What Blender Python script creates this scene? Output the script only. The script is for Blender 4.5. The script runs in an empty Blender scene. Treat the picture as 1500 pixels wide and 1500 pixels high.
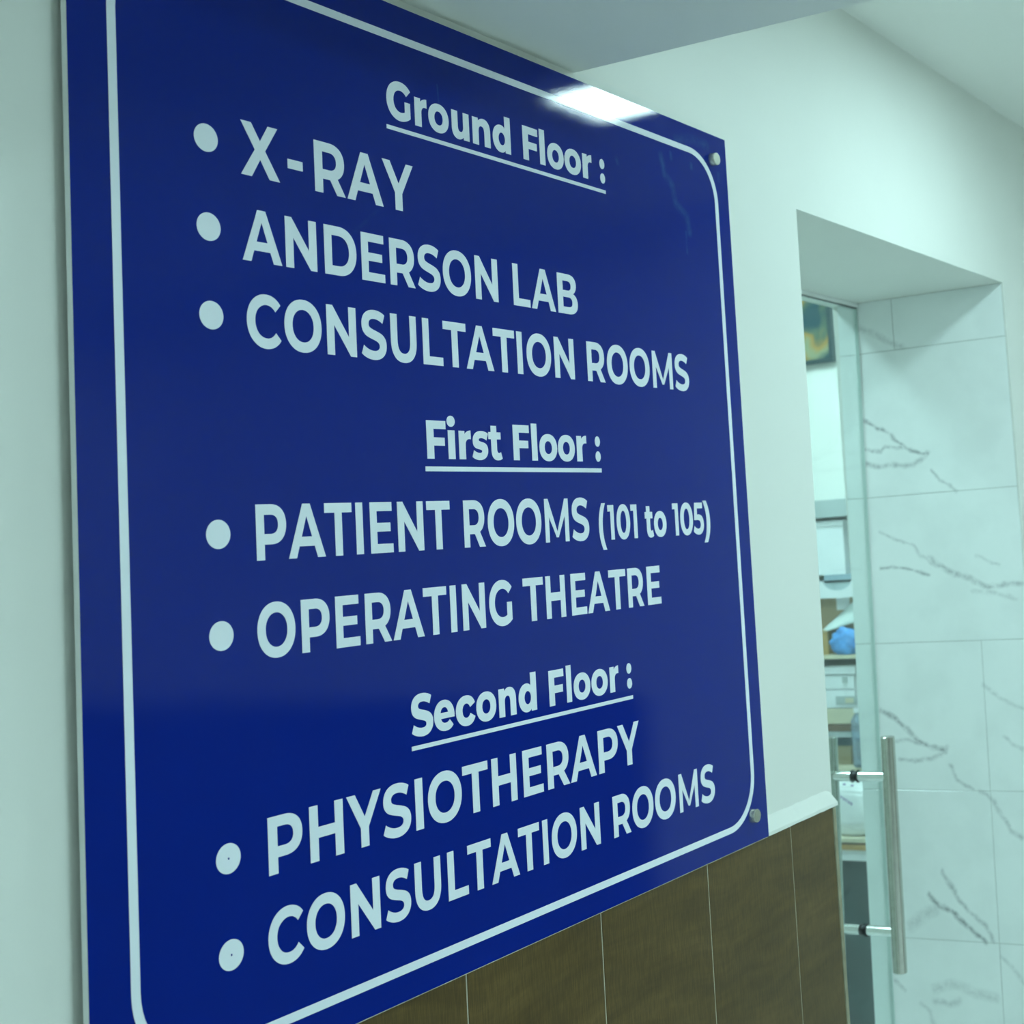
import bpy, bmesh, math, random
from mathutils import Matrix, Vector
from mathutils.geometry import tessellate_polygon
random.seed(7)
S = bpy.context.scene
COL = S.collection
H = 1.08            # height of the sign's own zero line above the floor

# ------------------------------------------------------------------ camera, world, exposure
cam = bpy.data.cameras.new('camera')
cam.sensor_width = 36.0
cam.lens = 2125.652 / 1500 * 36
cam.shift_x = (750 - 1250.623) / 1500
cam.shift_y = (584.689 - 750) / 1500
cam.clip_start = 0.02
cam.dof.use_dof = True
cam.dof.focus_distance = 1.35
cam.dof.aperture_fstop = 13.0
co = bpy.data.objects.new('camera', cam)
COL.objects.link(co)
co.matrix_world = Matrix(((0.434091, -0.049686, -0.899498, -0.65468),
                          (-0.898126, -0.101736, -0.427809, -0.893463),
                          (-0.070255, 0.993570, -0.088787, 0.478713 + H),
                          (0, 0, 0, 1)))
S.camera = co
w = bpy.data.worlds.new('world')
S.world = w
w.use_nodes = True
w.node_tree.nodes['Background'].inputs[0].default_value = (0.6, 0.95, 0.9, 1)
w.node_tree.nodes['Background'].inputs[1].default_value = 0.05
S.view_settings.view_transform = 'Standard'
S.view_settings.look = 'None'
S.view_settings.gamma = 1
S.view_settings.exposure = 0.42
S.view_settings.use_curve_mapping = False
LAMP_TINT = (0.675, 1.0, 1.03, 1)
CORRIDOR_LAMP = 53.0
REAR_FILL = 62.0
FAR_FILL = 22.0
FILL_LAMP = 26.0
STORE_LAMP = 38.0

# ------------------------------------------------------------------ helpers
def origin(o):
    v = Vector((0, 0, 0))
    while o is not None:
        v = v + o.location
        o = o.parent
    return v

def mesh(name, verts, faces, mat, parent=None, smooth=False, kind=None, org=None):
    """verts are in sign coordinates; the mesh is stored about its own (or its parent's) base"""
    vs = [Vector((x, y, z + H)) for x, y, z in verts]
    me = bpy.data.meshes.new(name)
    ob = bpy.data.objects.new(name, me)
    if parent is not None:
        ob.parent = parent
        o = origin(parent)
    else:
        xs = [v.x for v in vs]; ys = [v.y for v in vs]; zs = [v.z for v in vs]
        o = Vector(((min(xs) + max(xs)) / 2, (min(ys) + max(ys)) / 2, min(zs)))
        ob.location = o
    me.from_pydata([tuple(v - o) for v in vs], [], faces)
    bm = bmesh.new(); bm.from_mesh(me)
    bmesh.ops.recalc_face_normals(bm, faces=bm.faces)
    bm.to_mesh(me); bm.free()
    if smooth:
        for p in me.polygons: p.use_smooth = True
    if mat: me.materials.append(mat)
    COL.objects.link(ob)
    if kind: ob['kind'] = kind
    return ob

def empty(name, loc, label=None, cat=None, group=None, kind=None):
    o = bpy.data.objects.new(name, None)
    o.location = (loc[0], loc[1], loc[2] + H)
    o.empty_display_size = 0.05
    COL.objects.link(o)
    tag(o, label, cat, group, kind)
    return o

def tag(o, label=None, cat=None, group=None, kind=None):
    if label: o['label'] = label
    if cat: o['category'] = cat
    if group: o['group'] = group
    if kind: o['kind'] = kind
    return o

def boxvf(x0, x1, y0, y1, z0, z1, b=0.0, shear=0.0):
    """box; b chamfers every edge; shear leans y with z"""
    bm = bmesh.new()
    bmesh.ops.create_cube(bm, size=1.0)
    for v in bm.verts:
        v.co = Vector((x0 + (v.co.x + .5) * (x1 - x0), y0 + (v.co.y + .5) * (y1 - y0), z0 + (v.co.z + .5) * (z1 - z0)))
    if b > 0:
        bmesh.ops.bevel(bm, geom=list(bm.edges), offset=b, segments=1, affect='EDGES')
    vs = [(v.co.x, v.co.y + shear * v.co.z, v.co.z) for v in bm.verts]
    bm.verts.index_update()
    fs = [[v.index for v in f.verts] for f in bm.faces]
    bm.free()
    return vs, fs

def box(name, x0, x1, y0, y1, z0, z1, mat, parent=None, b=0.0, kind=None, shear=0.0):
    vs, fs = boxvf(x0, x1, y0, y1, z0, z1, b, shear)
    return mesh(name, vs, fs, mat, parent, kind=kind)

def join(parts):
    V, F = [], []
    for vs, fs in parts:
        n = len(V); V += vs; F += [[i + n for i in f] for f in fs]
    return V, F

def prism(poly, a0, a1, axis):
    """poly of (u,v); axis 'y': (x,z) extruded in y; 'x': (y,z) extruded in x"""
    n = len(poly)
    if axis == 'y': vs = [(u, a0, v) for u, v in poly] + [(u, a1, v) for u, v in poly]
    else: vs = [(a0, u, v) for u, v in poly] + [(a1, u, v) for u, v in poly]
    fs = [list(range(n)), list(range(2 * n - 1, n - 1, -1))] + [[i, (i + 1) % n, n + (i + 1) % n, n + i] for i in range(n)]
    return vs, fs

def lathe(p0, axis, prof, n=32, caps=True):
    """prof: list of (distance along axis, radius)"""
    ax = Vector(axis).normalized(); a = ax.orthogonal().normalized(); b = ax.cross(a)
    vs, fs = [], []
    for d, r in prof:
        for i in range(n):
            t = 2 * math.pi * i / n
            vs.append(tuple(Vector(p0) + ax * d + (a * math.cos(t) + b * math.sin(t)) * r))
    for k in range(len(prof) - 1):
        for i in range(n):
            fs.append([k * n + i, k * n + (i + 1) % n, (k + 1) * n + (i + 1) % n, (k + 1) * n + i])
    if caps:
        fs.append(list(range(n))); fs.append(list(range((len(prof) - 1) * n, len(prof) * n)))
    return vs, fs

def autosmooth(o, ang=35):
    bm = bmesh.new(); bm.from_mesh(o.data)
    for f in bm.faces: f.smooth = True
    for e in bm.edges:
        if len(e.link_faces) == 2 and e.calc_face_angle(0) > math.radians(ang): e.smooth = False
    bm.to_mesh(o.data); bm.free()
    return o

# ------------------------------------------------------------------ materials
class N:
    def __init__(s, name):
        s.m = bpy.data.materials.new(name); s.m.use_nodes = True
        s.t = s.m.node_tree; s.b = s.t.nodes['Principled BSDF']
    def node(s, kind, **kw):
        n = s.t.nodes.new(kind)
        for k, v in kw.items():
            if k.startswith('i_'):
                key = k[2:]
                n.inputs[int(key) if key.isdigit() else key.replace('_', ' ')].default_value = v
            else: setattr(n, k, v)
        return n
    def l(s, a, b): s.t.links.new(a, b)
    def math(s, op, a, b=None, clamp=False):
        n = s.node('ShaderNodeMath', operation=op, use_clamp=clamp)
        for i, v in enumerate((a, b)):
            if v is None: continue
            if isinstance(v, (int, float)): n.inputs[i].default_value = v
            else: s.l(v, n.inputs[i])
        return n.outputs[0]
    def pos(s, scale=(1, 1, 1)):
        g = s.node('ShaderNodeNewGeometry')
        mp = s.node('ShaderNodeMapping'); mp.inputs['Scale'].default_value = scale
        s.l(g.outputs['Position'], mp.inputs['Vector'])
        return mp.outputs[0]
    def noise(s, vec, scale, detail=3, rough=.5):
        n = s.node('ShaderNodeTexNoise'); n.inputs['Scale'].default_value = scale
        n.inputs['Detail'].default_value = detail; n.inputs['Roughness'].default_value = rough
        s.l(vec, n.inputs['Vector'])
        return n.outputs[0]
    def ramp(s, f, stops):
        r = s.node('ShaderNodeValToRGB')
        while len(r.color_ramp.elements) < len(stops): r.color_ramp.elements.new(.5)
        for e, (p, c) in zip(r.color_ramp.elements, stops):
            e.position = p; e.color = (*c, 1) if len(c) == 3 else c
        s.l(f, r.inputs[0]); return r.outputs[0]
    def mix(s, f, a, b):
        n = s.node('ShaderNodeMix', data_type='RGBA')
        if isinstance(f, (int, float)): n.inputs[0].default_value = f
        else: s.l(f, n.inputs[0])
        for i, v in ((6, a), (7, b)):
            if isinstance(v, tuple): n.inputs[i].default_value = (*v, 1)
            else: s.l(v, n.inputs[i])
        return n.outputs[2]
    def bump(s, h, strength, dist=.001):
        b = s.node('ShaderNodeBump'); b.inputs['Strength'].default_value = strength; b.inputs['Distance'].default_value = dist
        s.l(h, b.inputs['Height']); s.l(b.outputs[0], s.b.inputs['Normal'])
        return b.outputs[0]
    def set(s, **kw):
        for k, v in kw.items():
            k = k.replace('_', ' ')
            if isinstance(v, tuple) and len(v) == 3: v = (*v, 1)
            s.b.inputs[k].default_value = v
        return s

def plain(name, col, rough=.5, var=.06, scale=8, bump=0, bscale=200, **kw):
    n = N(name); n.set(Roughness=rough, **kw)
    f = n.noise(n.pos(), scale, 4)
    lo = tuple(c * (1 - var) for c in col); hi = tuple(min(1, c * (1 + var)) for c in col)
    n.l(n.ramp(f, [(.35, lo), (.65, hi)]), n.b.inputs['Base Color'])
    if bump: n.bump(n.noise(n.pos(), bscale, 3), bump, .0006)
    return n.m

def strokes(n, vec_uv, segs):
    """max over marks of strength*falloff(distance to polyline); vec_uv is a vector with (u,v,0)"""
    acc = None
    for pl, wdt, st in segs:
        for (u0, v0), (u1, v1) in zip(pl[:-1], pl[1:]):
            L2 = (u1 - u0) ** 2 + (v1 - v0) ** 2
            sub = n.node('ShaderNodeVectorMath', operation='SUBTRACT'); n.l(vec_uv, sub.inputs[0]); sub.inputs[1].default_value = (u0, v0, 0)
            dot = n.node('ShaderNodeVectorMath', operation='DOT_PRODUCT'); n.l(sub.outputs[0], dot.inputs[0]); dot.inputs[1].default_value = ((u1 - u0) / L2, (v1 - v0) / L2, 0)
            t = n.math('MINIMUM', n.math('MAXIMUM', dot.outputs['Value'], 0.0), 1.0)
            sc = n.node('ShaderNodeVectorMath', operation='SCALE'); sc.inputs[0].default_value = (u1 - u0, v1 - v0, 0); n.l(t, sc.inputs['Scale'])
            ds = n.node('ShaderNodeVectorMath', operation='DISTANCE'); n.l(sub.outputs[0], ds.inputs[0]); n.l(sc.outputs[0], ds.inputs[1])
            f = n.math('MULTIPLY', n.math('SUBTRACT', 1.0, n.math('DIVIDE', ds.outputs['Value'], wdt), clamp=True), st)
            acc = f if acc is None else n.math('MAXIMUM', acc, f)
    return acc

PAINT = plain('white_wall_paint', (.80, .81, .765), .55, .02, 2.5, .12, 60)
PAINT_B = plain('white_ceiling_paint', (.90, .91, .87), .7, .02, 2.0, .1, 50)
FLOOR = plain('pale_floor_tile', (.86, .87, .86), .25, .08, 3)
GROUT = plain('pale_grout', (.50, .46, .36), .8, .15, 60)
MGROUT = plain('marble_joint_grout', (.42, .46, .42), .8, .1, 60)
VEINS = [([(0.325, 0.877), (0.296, 0.864), (0.261, 0.842), (0.232, 0.827)], 0.006, 0.35), ([(0.325, 0.693), (0.296, 0.674), (0.268, 0.656), (0.241, 0.63), (0.213, 0.617), (0.194, 0.612)], 0.0035, 0.8), ([(0.329, 0.634), (0.293, 0.626), (0.282, 0.634), (0.248, 0.628)], 0.003, 0.7), ([(0.324, 0.604), (0.295, 0.597), (0.265, 0.596), (0.222, 0.595), (0.204, 0.605), (0.194, 0.614)], 0.005, 0.6), ([(0.188, 0.582), (0.173, 0.558), (0.151, 0.55), (0.14, 0.537)], 0.003, 0.5), ([(0.308, 0.471), (0.277, 0.453), (0.241, 0.441), (0.222, 0.416), (0.188, 0.395), (0.154, 0.378)], 0.003, 0.35), ([(0.311, 0.399), (0.274, 0.399), (0.231, 0.388), (0.207, 0.382)], 0.003, 0.7), ([(0.205, 0.412), (0.167, 0.383), (0.126, 0.371), (0.093, 0.351), (0.058, 0.355), (0.021, 0.354)], 0.005, 0.55), ([(0.111, 0.414), (0.082, 0.4), (0.066, 0.391)], 0.003, 0.3), ([(0.121, 0.345), (0.08, 0.34), (0.034, 0.327)], 0.004, 0.3), ([(0.332, 0.124), (0.304, 0.108), (0.271, 0.078), (0.244, 0.058), (0.202, 0.045)], 0.0045, 0.8), ([(0.322, 0.065), (0.279, 0.067), (0.251, 0.058), (0.202, 0.048)], 0.004, 0.5), ([(0.296, 0.028), (0.253, 0.027), (0.21, 0.039), (0.197, 0.052)], 0.004, 0.5), ([(0.194, 0.02), (0.183, -0.012), (0.152, -0.027)], 0.0035, 0.5), ([(0.139, -0.031), (0.113, -0.045), (0.083, -0.099), (0.06, -0.114)], 0.004, 0.45), ([(0.082, 0.073), (0.063, 0.056), (0.044, 0.051)], 0.004, 0.35), ([(0.113, 0.166), (0.077, 0.14), (0.037, 0.123)], 0.004, 0.35), ([(0.228, -0.18), (0.203, -0.222), (0.178, -0.252), (0.146, -0.275), (0.134, -0.303)], 0.004, 0.6), ([(0.259, -0.224), (0.24, -0.242), (0.213, -0.254), (0.193, -0.272), (0.148, -0.308)], 0.0045, 0.9), ([(0.3, -0.284), (0.27, -0.263), (0.247, -0.249)], 0.01, 0.3), ([(0.259, -0.399), (0.224, -0.386), (0.177, -0.402), (0.134, -0.407)], 0.008, 0.3), ([(0.261, -0.422), (0.234, -0.427), (0.212, -0.421)], 0.006, 0.4), ([(0.29, -0.429), (0.274, -0.443), (0.268, -0.465)], 0.004, 0.35), ([(0.119, -0.33), (0.098, -0.353), (0.08, -0.377)], 0.004, 0.3), ([(0.344, -0.388), (0.324, -0.406)], 0.003, 0.4)]
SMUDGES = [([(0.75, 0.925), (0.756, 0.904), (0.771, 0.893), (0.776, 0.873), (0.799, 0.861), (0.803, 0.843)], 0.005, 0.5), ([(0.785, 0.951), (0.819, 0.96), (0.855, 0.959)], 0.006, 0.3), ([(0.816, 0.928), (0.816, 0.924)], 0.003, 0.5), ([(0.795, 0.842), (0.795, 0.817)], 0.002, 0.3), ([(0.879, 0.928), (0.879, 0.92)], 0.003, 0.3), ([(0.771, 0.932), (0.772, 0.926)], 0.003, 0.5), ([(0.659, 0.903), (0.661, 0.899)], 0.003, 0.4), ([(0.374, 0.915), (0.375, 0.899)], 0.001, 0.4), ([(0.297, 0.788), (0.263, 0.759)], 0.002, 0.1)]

# marble: white, explicit grey veins broken up by noise
def marble():
    n = N('white_marble_tile'); n.set(Roughness=.09, Specular_IOR_Level=.45)
    g = n.node('ShaderNodeNewGeometry'); sp = n.node('ShaderNodeSeparateXYZ'); n.l(g.outputs['Position'], sp.inputs[0])
    cb = n.node('ShaderNodeCombineXYZ'); n.l(sp.outputs[1], cb.inputs[0]); n.l(n.math('SUBTRACT', sp.outputs[2], H), cb.inputs[1])
    nz = n.node('ShaderNodeTexNoise'); nz.inputs['Scale'].default_value = 38; nz.inputs['Detail'].default_value = 5
    n.l(cb.outputs[0], nz.inputs['Vector'])
    s1 = n.node('ShaderNodeVectorMath', operation='SUBTRACT'); n.l(nz.outputs['Color'], s1.inputs[0]); s1.inputs[1].default_value = (.5, .5, .5)
    s2 = n.node('ShaderNodeVectorMath', operation='SCALE'); n.l(s1.outputs[0], s2.inputs[0]); s2.inputs['Scale'].default_value = .016
    s3 = n.node('ShaderNodeVectorMath', operation='ADD'); n.l(cb.outputs[0], s3.inputs[0]); n.l(s2.outputs[0], s3.inputs[1])
    fl = n.node('ShaderNodeVectorMath', operation='MULTIPLY'); n.l(s3.outputs[0], fl.inputs[0]); fl.inputs[1].default_value = (1, 1, 0)
    f = strokes(n, fl.outputs[0], [(p, w_ * 1.6, s_) for p, w_, s_ in VEINS])
    brk = n.ramp(n.noise(cb.outputs[0], 75, 5, .65), [(.32, (.12, .12, .12)), (.62, (1, 1, 1))])
    f = n.math('MULTIPLY', f, brk)
    cloud = n.ramp(n.noise(cb.outputs[0], 9, 4), [(.45, (.90, .94, .93)), (.62, (.86, .90, .89))])
    n.l(n.mix(f, cloud, (.20, .22, .24)), n.b.inputs['Base Color'])
    return n.m
MARBLE = marble()

def wood_tile():
    n = N('brown_wood_look_tile'); n.set(Roughness=.38, Specular_IOR_Level=.4)
    wob = n.noise(n.pos((1, 1, 1)), 3, 2)
    g = n.node('ShaderNodeNewGeometry'); sp = n.node('ShaderNodeSeparateXYZ'); n.l(g.outputs['Position'], sp.inputs[0])
    cb = n.node('ShaderNodeCombineXYZ'); n.l(n.math('MULTIPLY', sp.outputs[0], 4.0), cb.inputs[0])
    n.l(n.math('ADD', n.math('MULTIPLY', sp.outputs[2], 26.0), n.math('MULTIPLY', wob, 3.0)), cb.inputs[2])
    bands = n.noise(cb.outputs[0], 1.6, 5, .6)
    weave = n.noise(n.pos((900, 900, 60)), 1, 2)
    c = n.ramp(bands, [(.3, (.072, .043, .0115)), (.55, (.113, .070, .020)), (.75, (.152, .095, .030))])
    c2 = n.ramp(weave, [(.35, (.72, .72, .72)), (.65, (1.15, 1.15, 1.15))])
    mx = n.node('ShaderNodeMix', data_type='RGBA', blend_type='MULTIPLY'); mx.inputs[0].default_value = .9
    n.l(c, mx.inputs[6]); n.l(c2, mx.inputs[7])
    speck = n.ramp(n.noise(n.pos((1, 1, .4)), 230, 2), [(.80, (0, 0, 0)), (.83, (1, 1, 1))])
    n.l(n.mix(speck, mx.outputs[2], (.35, .32, .22)), n.b.inputs['Base Color'])
    n.bump(weave, .1, .0003)
    return n.m
WOOD = wood_tile()

def sign_mat(name, col, smudge):
    n = N(name)
    n.set(Roughness=.5, Specular_IOR_Level=0.0, Coat_Weight=1.0, Coat_Roughness=.045, Coat_IOR=1.28)
    g = n.node('ShaderNodeNewGeometry'); sp = n.node('ShaderNodeSeparateXYZ'); n.l(g.outputs['Position'], sp.inputs[0])
    cb = n.node('ShaderNodeCombineXYZ'); n.l(sp.outputs[0], cb.inputs[0]); n.l(n.math('SUBTRACT', sp.outputs[2], H), cb.inputs[1])
    big = n.noise(n.pos(), 6, 4)
    c = n.ramp(big, [(.3, tuple(v * .96 for v in col)), (.7, col)])
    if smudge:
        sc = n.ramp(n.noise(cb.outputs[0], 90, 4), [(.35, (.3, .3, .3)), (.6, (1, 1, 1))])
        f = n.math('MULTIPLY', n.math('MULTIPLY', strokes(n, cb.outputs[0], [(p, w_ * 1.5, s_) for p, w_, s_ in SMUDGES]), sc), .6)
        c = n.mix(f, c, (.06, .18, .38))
    n.l(c, n.b.inputs['Base Color'])
    n.l(n.ramp(n.noise(n.pos((1, 1, .5)), 14, 5), [(.35, (.006,) * 3), (.75, (.030,) * 3)]), n.b.inputs['Coat Roughness'])
    h = n.noise(n.pos(), 520, 3, .6)
    b = n.node('ShaderNodeBump'); b.inputs['Strength'].default_value = .07; b.inputs['Distance'].default_value = .0004
    n.l(h, b.inputs['Height']); n.l(b.outputs[0], n.b.inputs['Coat Normal'])
    return n.m
BLUE = sign_mat('glossy_navy_print', (.0030, .0185, .240), True)
LETTER = sign_mat('white_print', (.86, .90, .97), False)
ACRYLIC = plain('pale_acrylic_edge', (.97, .985, .97), .25, .01, 5)
STEEL = plain('brushed_steel', (.55, .55, .50), .16, .05, 90, Metallic=1.0)
CHROME = plain('polished_chrome', (.78, .80, .78), .12, .02, 30, Metallic=1.0)
BLACK = plain('black_rubber', (.012, .012, .015), .5, .1, 30)

def cap_mat():
    n = N('radial_brushed_steel'); n.set(Metallic=1.0, Roughness=.25, Base_Color=(.66, .66, .60), Anisotropic=.8)
    n.bump(n.noise(n.pos(), 1500, 2), .15, .0003)
    return n.m
CAP = cap_mat()

def glass():
    n = N('clear_greenish_glass'); n.t.nodes.remove(n.b)
    out = [x for x in n.t.nodes if x.type == 'OUTPUT_MATERIAL'][0]
    tr = n.node('ShaderNodeBsdfTransparent'); gl = n.node('ShaderNodeBsdfGlossy'); gl.inputs['Roughness'].default_value = .0
    n.l(n.ramp(n.noise(n.pos(), 3, 2), [(.3, (.93, .985, .975)), (.7, (.945, .99, .98))]), tr.inputs[0])
    lw = n.node('ShaderNodeLayerWeight'); lw.inputs['Blend'].default_value = .5
    fr = n.math('ADD', n.math('MULTIPLY', n.math('POWER', lw.outputs['Facing'], 5.0), .9), .035)
    mx = n.node('ShaderNodeMixShader'); n.l(fr, mx.inputs[0]); n.l(tr.outputs[0], mx.inputs[1]); n.l(gl.outputs[0], mx.inputs[2])
    n.l(mx.outputs[0], out.inputs[0])
    return n.m
GLASS = glass()

def glow(name, col, strength):
    n = N(name); n.set(Base_Color=(.8, .8, .8), Emission_Strength=strength)
    n.b.inputs['Emission Color'].default_value = col
    f = n.noise(n.pos(), 4, 1)
    n.l(n.ramp(f, [(.2, tuple(c * .98 for c in col[:3])), (.8, col[:3])]), n.b.inputs['Emission Color'])
    return n.m

# ------------------------------------------------------------------ setting: walls, floor, ceilings
def wall_front():
    # doorway corner leans a little, as in the photograph
    corner = [(1.107, .925), (1.103, .55), (1.0975, .23), (1.095, .13), (1.097, -.10), (1.1005, -.30), (1.105, -1.08)]
    parts = [prism([(-2.6, -1.08)] + [(-2.6, .925)] + corner, .012, .38, 'y'),
             boxvf(-2.6, 4.5, .012, .38, .925, 1.62),
             boxvf(1.953, 4.5, .012, .38, -1.08, .925),
             boxvf(1.945, 1.953, .012, .0152, -1.08, .925)]
    vs, fs = join(parts)
    return mesh('wall_front', vs, fs, PAINT, kind='structure')
WF = wall_front()
box('floor', -2.6, 4.5, -4.2, 3.2, -1.18, -1.08, FLOOR, kind='structure')
CEIL = box('ceiling', -2.6, 2.3, -4.2, .012, 1.27, 1.37, PAINT_B, kind='structure')
box('soffit', -2.6, .606, -.42, .012, .989, 1.27, PAINT_B, CEIL)
box('wall_left', -2.7, -2.6, -4.2, .38, -1.08, 1.37, PAINT, kind='structure')
box('wall_rear', -2.7, 2.4, -4.3, -4.2, -1.08, 1.37, PAINT, kind='structure')
WR = box('wall_right', 2.3, 2.4, -4.2, .012, -1.08, 1.27, PAINT, kind='structure')
for k in range(16):      # brown tiled dado on the far end wall of the corridor
    y1 = -1.12 - k * .2
    box('tile', 2.288, 2.3, max(-4.2, y1 - .198), y1, -1.08, .118, WOOD, WR, b=.001)
box('ceiling_storeroom', .2, 4.5, .38, 3.2, 1.62, 1.72, PAINT_B, kind='structure')
box('wall_storeroom_side', 3.3, 3.4, .38, 3.2, -1.08, 1.62, PAINT, kind='structure')
box('wall_storeroom_rear', .2, 3.4, 3.2, 3.3, -1.08, 1.62, PAINT, kind='structure')
box('wall_storeroom_left', .1, .2, .38, 3.2, -1.08, 1.62, PAINT, kind='structure')

# brown tiled dado under the sign
DADO = mesh('trim_1', *boxvf(-2.6, 1.0765, .0036, .0118, -1.08, .1160), GROUT, kind='structure')
js = [1.0765, .9606, .7636, .5616, .3628] + [.163 - .2 * k for k in range(13)]
for i in range(len(js) - 1):
    x1, x0 = js[i], js[i + 1]
    for z0, z1 in ((-.480, .1165), (-1.08, -.482)):
        box('tile', max(-2.6, x0 + .0009), x1 - .0009, .003, .0060, z0, z1, WOOD, DADO, b=.0004)
box('edge_strip', 1.0768, 1.0850, .0022, .0118, -1.08, .1160, plain('beige_edge_profile', (.30, .28, .19), .6, .15, 40), DADO, b=.0006)
box('grout_line', -2.6, .9, .0016, .0055, .1167, .1178, plain('pale_caulk', (.62, .60, .50), .8, .2, 90), DADO)
# white plaster ledge on top of the dado, to the right of the sign
random.seed(3)
def ledge():
    n = 14; vs = []; fs = []
    for i in range(n + 1):
        x = .9015 + (1.0895 - .9015) * i / n
        j = random.uniform(-.0006, .0006)
        k = 0 if i < n else .004
        vs += [(x, .0118, .138 + j - k), (x, .0095, .135 + j - k), (x, .0012, .1215 + j), (x, .0009, .1172 + abs(j)), (x, .0118, .1166)]
    for i in range(n):
        for k in range(5):
            fs.append([i * 5 + k, i * 5 + (k + 1) % 5, (i + 1) * 5 + (k + 1) % 5, (i + 1) * 5 + k])
    fs += [[0, 1, 2, 3, 4], [n * 5 + k for k in range(5)]]
    return mesh('trim_2', vs, fs, PAINT, kind='structure')
ledge()

# marble-tiled far jamb of the doorway
JAMB = mesh('wall_doorway', *prism([(.0152, -1.08), (.0152, .925), (.366, .925), (.399, -1.08)], 1.9466, 1.953, 'x'), MGROUT, kind='structure')
zs = [.925, .823, .537, .252, -.029, -.308, -.590, -.870, -1.08]
def jamb_tile(y0, y1, z0, z1, lean0, lean1):
    g = .00045
    def Y(y, z, ln): return y - ln * z
    c = .0006
    pts = []
    for x, e in ((1.945, c), (1.9456, 0), (1.952, 0)):
        pts += [(x, Y(y0, z0, lean0) + g + e, z0 + g + e), (x, Y(y1, z0, lean1) - g - e, z0 + g + e), (x, Y(y1, z1, lean1) - g - e, z1 - g - e), (x, Y(y0, z1, lean0) + g + e, z1 - g - e)]
    fs = [[0, 1, 2, 3], [8, 9, 10, 11]]
    for a in (0, 4):
        for i in range(4): fs.append([a + i, a + (i + 1) % 4, a + 4 + (i + 1) % 4, a + 4 + i])
    mesh('tile', pts, fs, MARBLE, JAMB)
for i in range(len(zs) - 1):
    z1, z0 = zs[i], zs[i + 1]
    if i == 0: cuts = [(.0155, 0), (.247, .0), (.3835, .0188)]
    elif i < 3: cuts = [(.0155, 0), (.3835, .0188)]
    else: cuts = [(.0155, 0), (.1168, .0187), (.3835, .0188)]
    for (a, la), (b_, lb) in zip(cuts[:-1], cuts[1:]): jamb_tile(a, b_, z0, z1, la, lb)

# ------------------------------------------------------------------ lamps: real panels and added fill
def lamp(x, y, z, s, strength, label, tint=LAMP_TINT):
    e = empty('ceiling_light', (x, y, z - .006), label, 'light', 'square ceiling panel lights')
    fr = .007
    parts = [boxvf(x - s / 2 - fr, x + s / 2 + fr, y - s / 2 - fr, y - s / 2, z - .006, z - .0002), boxvf(x - s / 2 - fr, x + s / 2 + fr, y + s / 2, y + s / 2 + fr, z - .006, z - .0002),
             boxvf(x - s / 2 - fr, x - s / 2, y - s / 2, y + s / 2, z - .006, z - .0002), boxvf(x + s / 2, x + s / 2 + fr, y - s / 2, y + s / 2, z - .006, z - .0002)]
    mesh('frame', *join(parts), PAINT_B, e)
    box('diffuser', x - s / 2, x + s / 2, y - s / 2, y + s / 2, z - .004, z - .0005, glow('lit_diffuser', tint, strength), e)
lamp(1.455, -.53, 1.27, .175, CORRIDOR_LAMP, 'small square panel light on the ceiling before the doorway')
lamp(-2.1, -.98, 1.27, .30, FILL_LAMP * .35, 'added unseen fill panel on the corridor ceiling behind the viewer')  # added fill, brightens the sign's left edge and the marble jamb
lamp(1.45, -3.4, 1.27, .40, FAR_FILL, 'large unseen fill panel added over the far part of the corridor')  # added fill, evens the light on the sign and right-hand wall
lamp(.45, -.95, 1.27, .12, FILL_LAMP, 'unseen fill panel added beside the dropped soffit above the sign')  # added fill out of view, for the sign and marble
lamp(.5, -1.9, 1.27, .30, REAR_FILL, 'unseen fill panel added further out over the corridor')  # added fill out of view, lifts the whole corridor
lamp(1.55, 1.0, 1.62, .30, STORE_LAMP, 'square panel light on the storeroom ceiling just inside the glass door')

lamp(2.5, .85, 1.62, .30, STORE_LAMP * 1.2, 'unseen fill panel added on the storeroom ceiling above the shelving rack')  # added to brighten the shelves and storeroom side wall

# ------------------------------------------------------------------ the sign
SIGN = empty('directory_sign', (.45, .0029, .118), 'glossy navy blue floor directory sign with white lettering on the wall', 'sign')
mesh('panel', *boxvf(0, .9, 0, .0002, .118, .9757), BLUE, SIGN)
mesh('acrylic_backing', *boxvf(0, .9, .0002, .0058, .118, .9757), ACRYLIC, SIGN)

def quad(pts, n=7):
    """TrueType-like path: list of ('L',x,y) / ('Q',cx,cy,x,y), first is ('M',x,y)"""
    out = []
    for p in pts:
        if p[0] in 'ML': out.append((p[1], p[2]))
        else:
            x0, y0 = out[-1]; cx, cy, x, y = p[1:]
            for i in range(1, n + 1):
                t = i / n
                out.append(((1 - t) ** 2 * x0 + 2 * t * (1 - t) * cx + t * t * x, (1 - t) ** 2 * y0 + 2 * t * (1 - t) * cy + t * t * y))
    if (out[0][0] - out[-1][0]) ** 2 + (out[0][1] - out[-1][1]) ** 2 < 1: out.pop()
    return out

def P(s):
    """'x,y x,y ...' straight, with q marking a control point"""
    toks = s.split(); r = []; i = 0
    while i < len(toks):
        t = toks[i]
        if t[0] == 'q':
            a = t[1:].split(','); b = toks[i + 1].split(',')
            r.append(('Q', float(a[0]), float(a[1]), float(b[0]), float(b[1]))); i += 2
        else:
            a = t.split(','); r.append(('L', float(a[0]), float(a[1]))); i += 1
    return quad(r)

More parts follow.
